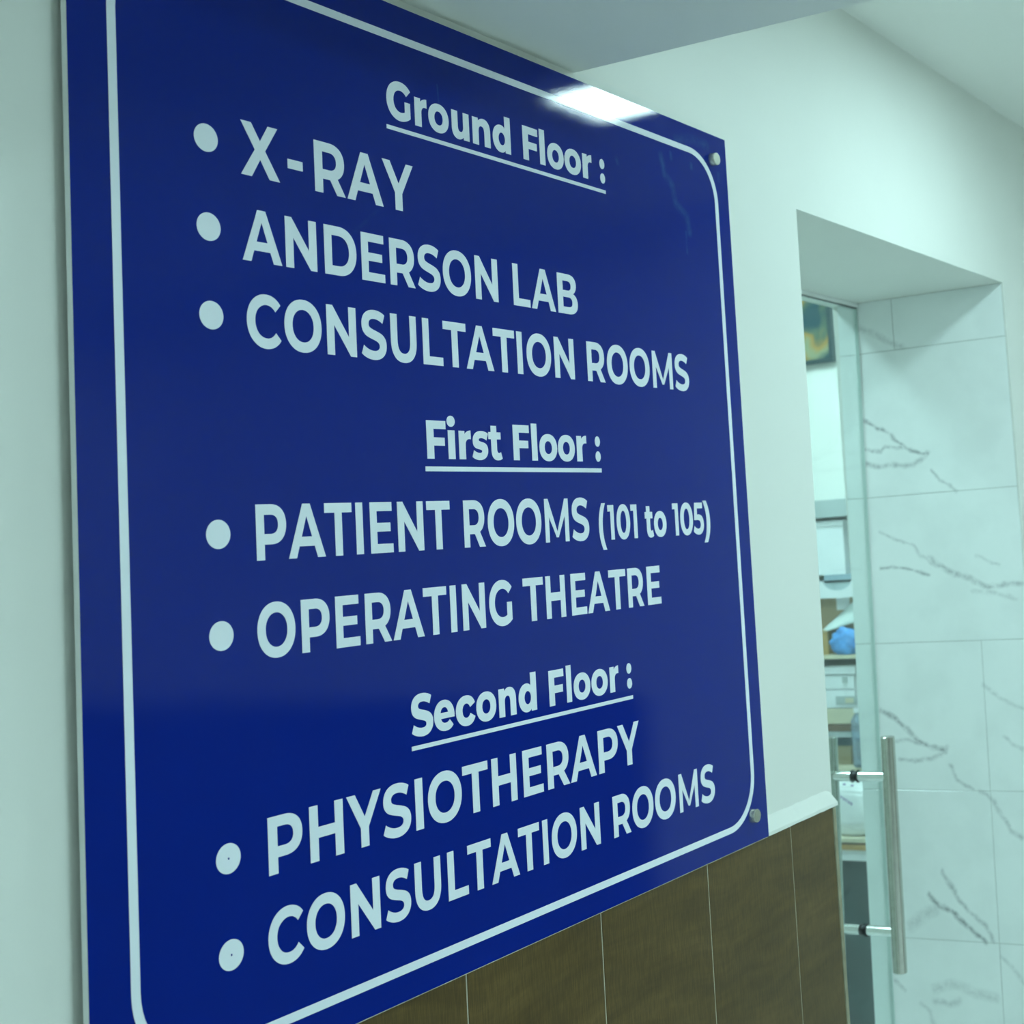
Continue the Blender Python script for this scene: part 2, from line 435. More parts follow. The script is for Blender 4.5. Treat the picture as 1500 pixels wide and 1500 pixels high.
def ell(cx, cy, rx, ry, a0=0, a1=360, n=44, e=2.12):
    o = []; k = n if a1 - a0 == 360 else n + 1
    for i in range(k):
        t = math.radians(a0 + (a1 - a0) * i / n); c, s = math.cos(t), math.sin(t)
        o.append((cx + rx * math.copysign(abs(c) ** (2 / e), c), cy + ry * math.copysign(abs(s) ** (2 / e), s)))
    return o

Pb = '77,0 77,700 380,700 q473,700 541.5,669.5 q610,639 647,582.5 q684,526 684,448'
G = {}     # capitals and figures: list of (outline, [holes]), cap height 700
G['A'] = [(P('541,150 216,150 154,0 -12,0 300,700 460,700 773,0 603,0'), [P('490,273 379,541 268,273')])]
G['B'] = [(P('77,0 77,700 403,700 q528,700 591,652.5 q654,605 654,522 q654,468 627,428 q601,388 554,366 q618,347 653,302 q688,257 688,191 q688,98 617,49 q547,0 411,0'),
           [P('239,578 239,413 390,413 q440,413 466,434 q492,455 492,496 q492,537 466,557.5 q440,578 390,578'), P('239,122 239,295 402,295 q464,295 494,273 q524,252 524,208 q524,165 494,143.5 q464,122 402,122')])]
G['C'] = [(P('419,-12 q311,-12 223.5,34.5 q136,81 86,163.5 q36,246 36,350 q36,454 86,536.5 q136,619 223.5,665.5 q311,712 420,712 q512,712 586.5,679.5 q661,647 712,586 608,490 q537,572 432,572 q367,572 316,543.5 q258,515 229,464 q200,413 200,350 q200,287 229,236 q258,185 309,156.5 q360,128 432,128 q537,128 608,211 712,115 q661,53 586,20.5 q511,-12 419,-12'), [])]
G['D'] = [(P('77,0 77,700 395,700 q509,700 596.5,656.5 q684,613 732.5,534 q781,455 781,350 q781,245 732.5,166 q684,87 596.5,43.5 q509,0 395,0'), [P('239,133 387,133 q492,133 554.5,191.5 q617,250 617,350 q617,450 554.5,508.5 q492,567 387,567 239,567')])]
G['E'] = [(P('619,125 619,0 77,0 77,700 606,700 606,575 238,575 238,415 563,415 563,294 238,294 238,125'), [])]
G['G'] = [(P('564,358 712,358 712,79 q654,36 578,12 q502,-12 425,-12 q314,-12 225.5,34.5 q137,81 86.5,163.5 q36,246 36,350 q36,454 86.5,536.5 q137,619 226,665.5 q315,712 427,712 q520,712 596,680.5 q672,649 724,589 620,493 q545,572 439,572 q369,572 314,543.5 q260,515 230,464 q200,413 200,350 q200,288 230,236.5 q260,185 313,156.5 q366,128 434,128 q506,128 564,157'), [])]
G['H'] = [(P('726,700 726,0 564,0 564,287 239,287 239,0 77,0 77,700 239,700 239,424 564,424 564,700'), [])]
G['I'] = [(P('77,0 239,0 239,700 77,700'), [])]
G['L'] = [(P('77,700 239,700 239,128 590,128 590,0 77,0'), [])]
G['M'] = [(P('77,0 77,700 211,700 533,165 850,700 983,700 985,0 833,0 832,420 568,74 495,74 229,411 229,0'), [])]
G['M'] = [(P('77,0 77,700 211,700 533,165 850,700 983,700 985,0 833,0 832,420 569,74 496,74 229,411 229,0'), [])]
G['N'] = [(P('726,700 726,0 593,0 239,425 239,0 77,0 77,700 211,700 564,268 564,700'), [])]
G['O'] = [(ell(416, 350, 380, 362), [ell(416, 350, 217, 222)])]
G['P'] = [(P(Pb + ' q684,371 647,313.5 q610,256 541.5,225.5 q473,195 380,195 239,195 239,0'), [P('239,327 371,327 q444,327 482,358.5 q520,390 520,448 q520,506 482,537 q444,568 371,568 239,568')])]
G['R'] = [(P(Pb + ' q684,369 646.5,312.5 q609,256 540,226 697,0 523,0 388,195 239,195 239,0'), [P('239,327 371,327 q444,327 482,358.5 q520,390 520,448 q520,506 482,537 q444,568 371,568 239,568')])]
S_PATH = '322,-12 q238,-12 161,10.5 q84,33 37,69 92,191 q137,158 199,138 q261,118 323,118 q392,118 425.5,138.5 q459,159 459,193 q459,218 439.5,234.5 q420,251 389.5,261 q359,271 307,283 q227,302 176,321 q125,340 88.5,382 q52,424 52,494 q52,555 85,604.5 q118,654 184.5,683 q251,712 347,712 q414,712 478,696 q542,680 590,650 540,527 q443,582 346,582 q278,582 245.5,560 q213,538 213,502 q213,466 250.5,448.5 q288,431 365,414 q445,395 496,376 q547,357 583.5,316 q620,275 620,205 q620,145 586.5,95.5 q553,46 486,17 q419,-12 322,-12'
G['S'] = [(P(S_PATH), [])]
G['T'] = [(P('245,0 245,572 21,572 21,700 631,700 631,572 407,572 407,0'), [])]
G['U'] = [(P('387,-12 q238,-12 154.5,70.5 q71,153 71,306 71,700 233,700 233,312 q233,123 388,123 q464,123 504,169 q544,215 544,312 544,700 704,700 704,306 q704,153 620.5,70.5 q537,-12 387,-12'), [])]
G['X'] = [(P('-2,0 252,357 15,700 198,700 349,480 498,700 672,700 436,363 691,0 505,0 344,238 186,0'), [])]
G['Y'] = [(P('427,248 427,0 265,0 265,250 -6,700 166,700 353,389 540,700 699,700'), [])]
G['0'] = [(ell(330, 350, 294, 362), [ell(330, 350, 132, 228)])]
G['1'] = [(P('351,700 351,0 189,0 189,570 61,570 61,700'), [])]
G['5'] = [(P('314,439 q461,439 530.5,380.5 q600,322 600,224 q600,161 568.5,109 q537,57 472.5,22.5 q408,-12 312,-12 q234,-12 158.5,9 q83,30 30,68 88,188 q130,156 185,138.5 q240,121 298,121 q362,121 399,146.5 q436,172 436,217 q436,264 397.5,289 q359,314 264,314 94,314 128,700 553,700 553,572 261,572 250,439'), [])]
G['('] = [(P('221,-194 q73,2 73,274 q73,546 221,742 371,742 q231,540 231,274 q231,8 371,-194'), [])]
G[')'] = [(P('223,742 q371,546 371,274 q371,2 223,-194 73,-194 q213,8 213,274 q213,540 73,742'), [])]
G['-'] = [(P('0,220 300,220 300,345 0,345'), [])]
L = {}     # heavier heading alphabet
L['G'] = [(P('546,366 706,366 706,81 q647,36 568,12 q489,-14 412,-14 q302,-14 215,33 q127,80 77.5,162.5 q28,245 28,350 q28,455 77.5,538 q127,621 216,667.5 q305,714 417,714 q515,714 592,681 q669,648 721,586 600,474 q528,553 430,553 q370,553 324,528 q277,503 252,457.5 q226,412 226,350 q226,290 252,243.5 q277,197 323,172 q369,147 428,147 q491,147 546,173'), [])]
L['F'] = [(P('256,548 256,392 552,392 552,242 256,242 256,0 66,0 66,700 590,700 590,548'), [])]
L['S'] = [(P('314,-14 q226,-14 143,8.5 q60,31 8,68 70,207 q119,175 184,155.5 q249,136 312,136 q432,136 432,196 q432,228 397.5,243 q363,258 286,275 q202,293 146,314 q90,335 50,380 q10,425 10,502 q10,569 46.5,623 q83,677 155.5,708 q228,739 333,739 q405,739 475,723 q545,707 598,676 540,536 q436,592 332,592 q266,592 236,572.5 q206,553 206,521.5 q206,490 240.5,474.5 q275,459 351,443 q436,425 491.5,403.5 q547,382 588,337.5 q629,293 629,216 q629,151 592.5,98.5 q556,46 483,15.5 q410,-14 314,-14'), [])]
L['r'] = [(P('66,0 66,534 228,534 228,468 q258,507 303,526.5 q348,546 400,546 400,380 q380,383 362,383 q308,383 278,352 q248,321 248,262 248,0'), [])]
L['o'] = [(ell(330, 268, 310, 277), [ell(330, 268, 128, 132)])]
L['u'] = [(P('64,534 252,534 252,250 q252,142 334,142 q372,142 396,169 q420,197 420,252 420,534 608,534 608,0 429,0 429,58 q402,25 362,8 q322,-10 277,-10 q181,-10 122.5,47 q64,105 64,222'), [])]
L['n'] = [(P('409,546 q504,546 564,488 q624,430 624,306 624,0 434,0 434,276 q434,388 350,388 q305,388 278,358 q251,328 251,266 251,0 61,0 61,534 242,534 242,475 q272,509 315,527.5 q358,546 409,546'), [])]
L['d'] = [(P('626,742 626,0 446,0 446,52 q398,-10 300,-10 q226,-10 165,25 q104,60 69,123.5 q33,187 33,268.5 q33,350 69,413 q104,476 165,511 q226,546 300,546 q390,546 436,492 436,742'), [ell(332, 268, 108, 128, e=2)])]
L['l'] = [(P('60,0 250,0 250,742 60,742'), [])]
L['i'] = [(P('60,0 250,0 250,534 60,534'), []), (ell(155, 702, 112, 103, e=2), [])]
L['t'] = [(P('92,657 278,657 278,534 412,534 412,396 278,396 278,208 q278,172 295,153 q312,134 341,134 q377,134 403,153 449,27 q421,9 381,-0 q341,-9 297,-9 q200,-9 146,41 q92,91 92,186 92,396 9,396 9,534 92,534'), [])]
L['s'] = [(P('253,-10 q183,-10 116,7 q50,24 10,50 66,178 q103,155 155,141 q207,127 257,127 q300,127 320,136 q340,145 340,161 q340,177 318,183.5 q296,190 246,196 q183,204 139,217 q98,229 68,261 q38,294 38,353 q38,409 71,452.5 q105,496 169.5,521 q234,546 322,546 q387,546 449,533 q511,520 552,496 496,369 q420,411 322,411 q278,411 256,401 q235,391 235,376 q235,359 256,352.5 q277,346 328,338 q394,328 436,315 q477,303 507,270 q537,238 537,179 q537,124 503,81 q470,39 405,14.5 q340,-10 253,-10'), [])]
L['e'] = [(P('612,214 212,214 q224,176 257,155 q291,134 342,134 q382,134 411,145 q440,156 470,181 570,79 q494,-10 338,-10 q241,-10 168,27 q94,64 54,127 q14,190 14,268 q14,347 53,410.5 q92,474 160,510 q228,546 313,546 q394,546 461,513 q528,480 568,417.5 q608,355 614,268 q614,240 612,214'), [P('317,414 q272,414 242,389 q212,364 203,320 430,320 q421,364 391,389 q361,414 317,414')])]
L['c'] = [(P('334,-10 q242,-10 169,26 q96,63 55,126.5 q14,190 14,269 q14,349 55,412 q96,475 169,510.5 q242,546 334,546 q428,546 496,508 q565,468 594,396 448,321 q408,398 333,398 q279,398 243,363 q208,328 208,269 q208,209 243,173.5 q279,138 333,138 q408,138 448,214 594,140 q565,68 496,28 q428,-10 334,-10'), [])]
L[':'] = [(ell(100, 112, 92, 112, e=2), []), (ell(100, 432, 92, 112, e=2), [])]

TEXT = {
  'x' : [('X', 0.1452, 0.1836), ('-', 0.192, 0.2077), ('R', 0.2204, 0.254), ('A', 0.256, 0.2981), ('Y', 0.2982, 0.3363)] ,
  'a' : [('A', 0.1441, 0.1829), ('N', 0.1869, 0.2194), ('D', 0.2278, 0.2634), ('E', 0.2692, 0.2963), ('R', 0.3027, 0.3335), ('S', 0.3371, 0.3664), ('O', 0.3699, 0.4082), ('N', 0.4141, 0.4465), ('L', 0.4693, 0.4949), ('A', 0.497, 0.5357), ('B', 0.5398, 0.573)] ,
  'c' : [('C', 0.146, 0.1793), ('O', 0.1828, 0.2214), ('N', 0.2271, 0.2596), ('S', 0.2653, 0.2946), ('U', 0.3, 0.3315), ('L', 0.3395, 0.3651), ('T', 0.3661, 0.3969), ('A', 0.3965, 0.4353), ('T', 0.4354, 0.4668), ('I', 0.4703, 0.4784), ('O', 0.4849, 0.5234), ('N', 0.529, 0.5616), ('R', 0.584, 0.615), ('O', 0.6193, 0.6576), ('O', 0.6614, 0.7001), ('M', 0.7061, 0.7466), ('S', 0.7517, 0.7813)] ,
  'p' : [('P', 0.148, 0.1773), ('A', 0.1791, 0.217), ('T', 0.2168, 0.2463), ('I', 0.2507, 0.2585), ('E', 0.2667, 0.2928), ('N', 0.2988, 0.3301), ('T', 0.3346, 0.3645), ('R', 0.3824, 0.4113), ('O', 0.4153, 0.4532), ('O', 0.4564, 0.4944), ('M', 0.5002, 0.5382), ('S', 0.5434, 0.5721), ('(', 0.589, 0.6015), ('1', 0.6053, 0.6161), ('0', 0.6209, 0.6455), ('1', 0.6474, 0.6588), ('t', 0.674, 0.6899), ('o', 0.6912, 0.7159), ('1', 0.7291, 0.7407), ('0', 0.7448, 0.7714), ('5', 0.772, 0.7946), (')', 0.7942, 0.8089)] ,
  'o' : [('O', 0.1461, 0.1829), ('P', 0.1891, 0.2182), ('E', 0.2247, 0.2506), ('R', 0.257, 0.2866), ('A', 0.2884, 0.3259), ('T', 0.3257, 0.3551), ('I', 0.3597, 0.3676), ('N', 0.3756, 0.4063), ('G', 0.412, 0.4447), ('T', 0.4612, 0.4918), ('H', 0.4958, 0.5263), ('E', 0.5359, 0.561), ('A', 0.5628, 0.6005), ('T', 0.6004, 0.6309), ('R', 0.6346, 0.6636), ('E', 0.6708, 0.697)] ,
  'h' : [('P', 0.1495, 0.1826), ('H', 0.1899, 0.2245), ('Y', 0.2285, 0.2663), ('S', 0.2678, 0.3), ('I', 0.3057, 0.3149), ('O', 0.321, 0.3635), ('T', 0.3652, 0.3989), ('H', 0.4043, 0.4389), ('E', 0.4483, 0.4776), ('R', 0.4844, 0.5186), ('A', 0.5203, 0.5626), ('P', 0.567, 0.6009), ('Y', 0.6014, 0.6402)] ,
  'r' : [('C', 0.1468, 0.1805), ('O', 0.1838, 0.2225), ('N', 0.229, 0.2609), ('S', 0.2669, 0.2959), ('U', 0.3012, 0.3325), ('L', 0.3413, 0.367), ('T', 0.3672, 0.3983), ('A', 0.3982, 0.437), ('T', 0.4367, 0.4674), ('I', 0.4724, 0.4802), ('O', 0.4859, 0.5251), ('N', 0.5314, 0.5632), ('R', 0.5864, 0.6167), ('O', 0.6203, 0.6591), ('O', 0.6625, 0.7024), ('M', 0.7098, 0.748), ('S', 0.7542, 0.7835)] ,
  'G' : [('G', 0.3071, 0.3372), ('r', 0.3422, 0.358), ('o', 0.36, 0.3871), ('u', 0.3913, 0.4155), ('n', 0.4204, 0.446), ('d', 0.4498, 0.4766), ('F', 0.4958, 0.5196), ('l', 0.5225, 0.531), ('o', 0.5348, 0.5621), ('o', 0.5635, 0.5919), ('r', 0.595, 0.6112), (':', 0.6255, 0.6353)] ,
  'F' : [('F', 0.339, 0.3639), ('i', 0.3669, 0.3754), ('r', 0.3809, 0.3973), ('s', 0.3987, 0.4214), ('t', 0.422, 0.4411), ('F', 0.4576, 0.4821), ('l', 0.4855, 0.4942), ('o', 0.4974, 0.5256), ('o', 0.527, 0.5547), ('r', 0.5581, 0.5748), (':', 0.5891, 0.5994)] ,
  'S' : [('S', 0.3054, 0.3316), ('e', 0.3329, 0.3588), ('c', 0.3608, 0.386), ('o', 0.3877, 0.415), ('n', 0.4188, 0.4433), ('d', 0.4472, 0.4738), ('F', 0.4932, 0.5165), ('l', 0.5208, 0.5286), ('o', 0.5321, 0.5596), ('o', 0.5616, 0.5893), ('r', 0.5934, 0.6088), (':', 0.6227, 0.6333)] ,
}
ZR = {'G': (.8697, .9045), 'F': (.5669, .6012), 'S': (.3287, .3626), 'x': (.7868, .8303), 'a': (.7188, .7604), 'c': (.6513, .6931), 'p': (.4864, .5293),
      'o': (.4123, .4537), 'h': (.2512, .2938), 'r': (.1838, .2249)}
WORDS = {'G': 'Ground Floor :', 'F': 'First Floor :', 'S': 'Second Floor :', 'x': 'X-RAY', 'a': 'ANDERSON LAB', 'c': 'CONSULTATION ROOMS', 'p': 'PATIENT ROOMS (101 to 105)',
         'o': 'OPERATING THEATRE', 'h': 'PHYSIOTHERAPY', 'r': 'CONSULTATION ROOMS'}

def film(shapes, y=-.00035, t=.0003):
    """flat printed shapes as a thin film; shapes: list of (outline,[holes]) in x,z metres"""
    V, F = [], []
    for k, (out, holes) in enumerate(shapes):
        polys = [out] + holes
        tri = tessellate_polygon([[Vector((a, b, 0)) for a, b in p] for p in polys])
        flat = [q for p in polys for q in p]
        n = len(V); m = len(flat)
        V += [(a, y, b) for a, b in flat] + [(a, y + t, b) for a, b in flat]
        F += [[n + i for i in tr] for tr in tri]
        o = 0
        for p in polys:
            for i in range(len(p)):
                a, b = o + i, o + (i + 1) % len(p)
                F.append([n + a, n + b, n + m + b, n + m + a])
            o += len(p)
    return V, F

def bbox(g): xs = [x for o, _ in g for x, _ in o]; return min(xs), max(xs)
def place(g, x0, x1, z0, s):
    a, b = bbox(g)
    f = lambda p: [(x0 + (x - a) / (b - a) * (x1 - x0), z0 + z * s) for x, z in p]
    return [(f(o), [f(h) for h in hs]) for o, hs in g]

for key, (zb, zt) in ZR.items():
    head = key in 'GFS'
    s = (zt - zb) / 700
    o = empty('text_line', (TEXT[key][0][1], -.0003, zb)); o.parent = SIGN; o.location = o.location - SIGN.location
    for ch, a, b in TEXT[key]:
        g = (L if head else G).get(ch)
        zz, ss = zb, s
        if key == 'p' and ch in '01(to5)' and a > .58:
            ss = (.5217 - .4854) / 700; zz = .4852
            if ch in 'to': g = L[ch]
        if ch == ':': a, b = (a + b) / 2 - .0044, (a + b) / 2 + .0044
        if ch == 'i': a, b = a - .0011, b + .0011
        mesh('letter', *film(place(g, a, b, zz, ss)), LETTER, o)
    o['label'] = ('white underlined heading reading ' if head else 'white capital lettering reading ') + WORDS[key]
    if key == 'c': o['label'] += ', under ANDERSON LAB'
    if key == 'r': o['label'] += ', at the foot of the sign'
for x0, x1, z0, z1 in ((.3059, .6347, .8588, .8626), (.3359, .599, .5557, .56), (.3043, .6328, .3176, .3213)):
    mesh('underline', *film([([(x0, z0), (x1, z0), (x1, z1), (x0, z1)], [])]), LETTER, SIGN)
for z in (.8085, .7397, .6721, .5077, .433, .2725, .2044):
    mesh('bullet', *film([(ell(.1132, z, .01085, .01085, e=2), [])]), LETTER, SIGN)
for z in (.2725, .2044):
    mesh('pin_mark', *film([(ell(.1132, z, .0007, .0009, n=8, e=2), [])], y=-.0005, t=.0001), BLUE, SIGN)
def rrect(x0, x1, z0, z1, r, n=14):
    o = []
    for cx, cz, a in ((x1 - r, z1 - r, 0), (x0 + r, z1 - r, 90), (x0 + r, z0 + r, 180), (x1 - r, z0 + r, 270)):
        for i in range(n + 1):
            t = math.radians(a + 90 * i / n); o.append((cx + r * math.cos(t), cz + r * math.sin(t)))
    return o
mesh('border_line', *film([(rrect(.031, .8736, .1396, .9488, .0605), [rrect(.0381, .8662, .1466, .9416, .0535)])]), LETTER, SIGN)
for x, z in ((.8650, .9434), (.8628, .1498), (.035, .9434), (.035, .1498)):
    o = mesh('standoff_cap', *lathe((x, -.0001, z), (0, -1, 0), [(0, .0080), (.0068, .0080), (.0078, .0074), (.0078, .0001)], 36), CAP, SIGN)
    autosmooth(o)
    o['label'] = 'round brushed steel screw cap'

# ------------------------------------------------------------------ glass door with pull handle
DOOR = empty('door_1', (1.55, .36, -1.06), kind='structure')
LEAN = -.0195
GP = mesh('glass_pane', *boxvf(1.112, 1.9425, .3385, .3465, -1.06, .9145, .0006, LEAN), GLASS, DOOR)
GE = box('glass_edge', 1.9425, 1.9437, .3385, .3465, -1.06, .9145, plain('pale_ground_glass_edge', (.84, .93, .90), .3), DOOR, shear=LEAN)
box('top_seal', 1.112, 1.9425, .3205, .3290, .9150, .9163, BLACK, DOOR)
HAN = empty('pull_handle', (1.835, .3425, -.338))
HAN.parent = DOOR; HAN.location = Vector((1.835, .3425, -.338 + H)) - DOOR.location
def bar(y0, y1, z0, z1, lab):
    a = Vector((1.8345, y0, z0)); d = Vector((1.8365, y1, z1)) - a; Ln = d.length; r = .0133
    o = mesh('grip_bar', *lathe(a, d, [(0, .0001), (0, r - .0012), (.0012, r), (Ln - .0012, r), (Ln, r - .0012), (Ln, .0001)], 40, caps=False), STEEL, HAN)
    autosmooth(o)
bar(.2783, .2712, -.338, .0899, 'near'); bar(.4035, .3905, -.338, .0895, 'far')
for x, z, yn, yf in ((1.8341, .0168, .2760, .3935), (1.8375, -.2660, .2776, .4010)):
    yg = .3425 + LEAN * z
    o = mesh('standoff', *lathe((x, yn, z), (0, 1, 0), [(0, .0092), (yg - .0078 - yn, .0092)], 28), CHROME, HAN); autosmooth(o)
    o = mesh('standoff', *lathe((x, yg + .0078, z), (0, 1, 0), [(0, .0092), (yf - yg - .0078, .0092)], 28), CHROME, HAN); autosmooth(o)
    o = mesh('washer', *lathe((x, yg - .0078, z), (0, 1, 0), [(0, .0098), (.0012, .0118), (.0026, .0118)], 28), BLACK, HAN); autosmooth(o)
    o = mesh('washer', *lathe((x, yg + .0052, z), (0, 1, 0), [(0, .0118), (.0014, .0118), (.0026, .0098)], 28), BLACK, HAN); autosmooth(o)
    o = mesh('through_bolt', *lathe((x, yg - .0052, z), (0, 1, 0), [(0, .0088), (.0104, .0088)], 20), BLACK, HAN); autosmooth(o)
# aluminium head channel just in front of the glass top
box('trim_3', 1.107, 1.9445, .3195, .3330, .9165, .9249, ACRYLIC, kind='structure', b=.0008)

# ------------------------------------------------------------------ storeroom behind the glass
def art():
    n = N('abstract_print'); n.set(Roughness=.5)
    v = n.pos((1, 9, 7)); f = n.noise(v, 1.0, 2)
    n.l(n.ramp(f, [(.36, (.02, .07, .09)), (.44, (.10, .15, .10)), (.50, (.42, .24, .05)), (.58, (.30, .33, .20)), (.66, (.03, .09, .10))]), n.b.inputs['Base Color'])
    return n.m
PIC = empty('framed_picture', (3.29, 1.20, .989), 'dark framed abstract print in ochre and teal hanging on the storeroom wall', 'picture')
y0, y1, z0, z1 = 1.036, 1.38, .989, 1.36
fr = .012
mesh('frame', *join([boxvf(3.275, 3.2995, y0, y1, z0, z0 + fr), boxvf(3.275, 3.2995, y0, y1, z1 - fr, z1), boxvf(3.275, 3.2995, y0, y0 + fr, z0 + fr, z1 - fr), boxvf(3.275, 3.2995, y1 - fr, y1, z0 + fr, z1 - fr)]),
     plain('dark_teal_frame', (.03, .06, .07), .4), PIC)
box('print', 3.284, 3.2995, y0 + fr, y1 - fr, z0 + fr, z1 - fr, art(), PIC)

PALEW = plain('white_plastic', (.80, .84, .86), .4, .03, 12)
GREYW = plain('grey_painted_board', (.42, .48, .48), .6, .05, 10)
DARK = plain('dark_teal_cabinet_board', (.020, .046, .045), .5, .25, 9)
CARD = plain('brown_cardboard', (.36, .27, .15), .8, .12, 20)
BROWN = plain('dark_brown_board', (.16, .10, .06), .6, .15, 30)
BEIGE = plain('beige_carton_board', (.62, .58, .42), .7, .05, 14)
ORANGE = plain('orange_brown_edge', (.45, .27, .09), .7, .1, 30)

TB = empty('counter_table', (3.09, 1.1, -1.08), 'pale topped table with a dark front panel standing in the storeroom', 'table')
box('tabletop', 2.88, 3.295, .55, 1.75, -.352, -.341, BEIGE, TB, b=.001)
box('edge_band', 2.884, 3.295, .551, 1.749, -.358, -.352, BROWN, TB)
box('edge_band', 2.882, 3.295, .551, 1.749, -.372, -.358, ORANGE, TB)
box('apron', 2.892, 2.91, .56, 1.74, -.402, -.372, PALEW, TB)
box('front_panel', 2.93, 2.945, .58, 1.72, -1.05, -.372, DARK, TB)
for x, y in ((2.96, .58), (2.96, 1.70), (3.26, .58), (3.26, 1.70)):
    box('leg', x - .015, x + .015, y - .02, y + .02, -1.08, -.372, BROWN, TB)

RK = empty('storage_rack', (3.16, 1.05, -.341), 'open grey shelving rack loaded with boxes against the storeroom wall', 'shelf')
for x in (3.05, 3.28):
    for y in (.66, 1.44):
        box('upright', x - .008, x + .008, y - .008, y + .008, -.341, .516, GREYW, RK)
box('top_shelf', 3.035, 3.295, .64, 1.46, .516, .566, GREYW, RK, b=.001)
box('shelf_board', 3.03, 3.295, .64, 1.46, .118, .129, BEIGE, RK, b=.001)
box('shelf_board', 3.035, 3.295, .669, 1.432, -.083, -.067, BROWN, RK, b=.001)
box('shelf_rail', 3.036, 3.05, .669, 1.432, -.100, -.0835, GREYW, RK)

c = empty('white_carton', (3.15, 1.05, .352), 'white carton in the gap under the top shelf board', 'box')
box('carton_body', 3.05, 3.26, .932, 1.22, .353, .493, PALEW, c, b=.001)
box('carton_lid', 3.047, 3.262, .929, 1.223, .490, .506, PALEW, c, b=.001)
c = box('folder', 3.045, 3.25, .86, 1.0, .3375, .3525, plain('blue_grey_folder', (.30, .42, .50), .5), b=.001)
tag(c, 'thin blue grey folder under the white carton', 'folder')
c = empty('storage_bin', (3.14, 1.0, .288), 'shallow white plastic bin with a scooped front on the brown carton', 'bin')
def scoop():
    pts = [(.84, .288), (1.19, .288), (1.19, .337)]
    pts += [(.958 + .045 * math.cos(math.radians(a)), .337 - .028 * math.sin(math.radians(a))) for a in range(0, 181, 15)]
    pts += [(.84, .337)]
    return prism(pts, 3.042, 3.046, 'x')
mesh('front_wall', *scoop(), PALEW, c)
mesh('tray', *join([boxvf(3.046, 3.25, .84, 1.19, .288, .292), boxvf(3.246, 3.25, .84, 1.19, .292, .337), boxvf(3.046, 3.246, .84, .844, .292, .337), boxvf(3.046, 3.246, 1.186, 1.19, .292, .337)]), PALEW, c)
box('scoop_filler', 3.05, 3.24, .848, 1.18, .293, .331, plain('scoop_shade_grey', (.42, .52, .54), .8, .1, 30), c)  # added block, its grey stands in for soft shade inside the scoop
c = empty('brown_carton', (3.15, 1.0, .129), 'brown cardboard carton with a small white label behind the blue bag', 'box')
box('carton_body', 3.075, 3.26, .82, 1.20, .1295, .2875, CARD, c, b=.001)
box('paper_label', 3.0742, 3.0755, .938, .980, .252, .286, PALEW, c)

def lump(name, cx, cy, cz, rx, ry, rz, mat, label, cat, seed, amp=.16, sub=4, flat=None, fr=9):
    bm = bmesh.new(); bmesh.ops.create_icosphere(bm, subdivisions=sub, radius=1)
    from mathutils import noise as nz
    vs = []
    for v in bm.verts:
        d = v.co.normalized()
        k = 1 + amp * nz.noise(d * 2.3 + Vector((seed, 0, 0))) + amp * .8 * (abs(nz.noise(d * fr * .5 + Vector((0, seed, 0)))) - .2)
        p = Vector((cx + d.x * rx * k, cy + d.y * ry * k, cz + d.z * rz * k))
        if flat is not None and p.z < flat: p.z = flat
        vs.append(tuple(p))
    bm.verts.index_update(); fs = [[v.index for v in f.verts] for f in bm.faces]; bm.free()
    return tag(mesh(name, vs, fs, mat, smooth=True), label, cat)
BLUEBAG = plain('blue_plastic_film', (.10, .34, .85), .25, .35, 30)
lump('blue_plastic_bag', 3.046, .944, .163, .020, .046, .040, BLUEBAG, 'crumpled bright blue plastic bag on the middle shelf board', 'bag', 2.0, .2, flat=.1295)
box_o = box('orange_box', 3.046, 3.072, 1.001, 1.055, .1295, .198, plain('ochre_card', (.45, .30, .10), .7), b=.001)
tag(box_o, 'small ochre box beside the blue bag', 'box')
# clear bag draped diagonally from the carton's front over the blue bag
def drape():
    n, m = 12, 5; vs = []; fs = []
    for i in range(n + 1):
        t = i / n
        y = 1.025 - .118 * t; q_ = (1.025 - y) / .1
        zt = .198 + .074 * q_; zb = .190 + .024 * q_
        for j in range(m + 1):
            u = j / m
            vs.append((3.0695 - .022 * u ** 1.5 - .002 * math.sin(9 * t + 5 * u) - .0025, y, zt + (zb - zt) * u))
    for i in range(n):
        for j in range(m):
            a = i * (m + 1) + j; fs.append([a, a + 1, a + m + 2, a + m + 1])
    o = mesh('clear_bag', vs, fs, plain('milky_plastic_film', (.66, .76, .74), .3, .05, 20), smooth=True)
    md = o.modifiers.new('thickness', 'SOLIDIFY'); md.thickness = .0008
    return tag(o, 'milky plastic bag draped across the brown carton above the blue bag', 'bag')
drape()

c = empty('drawer_unit', (3.15, 1.05, -.0665), 'white plastic drawer unit on the lower shelf board', 'drawers')
box('casing', 3.055, 3.27, .924, 1.24, -.066, .074, PALEW, c, b=.001)
box('top_lid', 3.042, 3.273, .919, 1.245, .0742, .0965, PALEW, c, b=.002)
for k, (a, b_, m) in enumerate(((.033, .072, PALEW), (-.019, .030, PALEW), (-.0645, -.0215, BEIGE))):
    d = box('drawer', 3.046, 3.0548, .927, 1.237, a, b_, m, c, b=.001)
    if k == 0: box('knob', 3.041, 3.046, .948, .962, .050, .067, GREYW, d)
    if k == 1:
        box('label_holder', 3.0445, 3.046, .923, .988, -.011, .013, GREYW, d); 
        box('card', 3.0435, 3.0445, .932, .958, -.006, .008, BEIGE, d)
c = empty('lidded_box', (3.1, 1.0, -.175), 'brown box with a dark lid on the lowest tier', 'box')
box('box_body', 3.034, 3.2, .945, 1.034, -.1745, -.122, plain('brown_kraft', (.30, .25, .14), .7), c, b=.001)
box('box_lid', 3.030, 3.2, .942, 1.037, -.1215, -.104, plain('dark_lid', (.03, .06, .07), .5), c, b=.001)
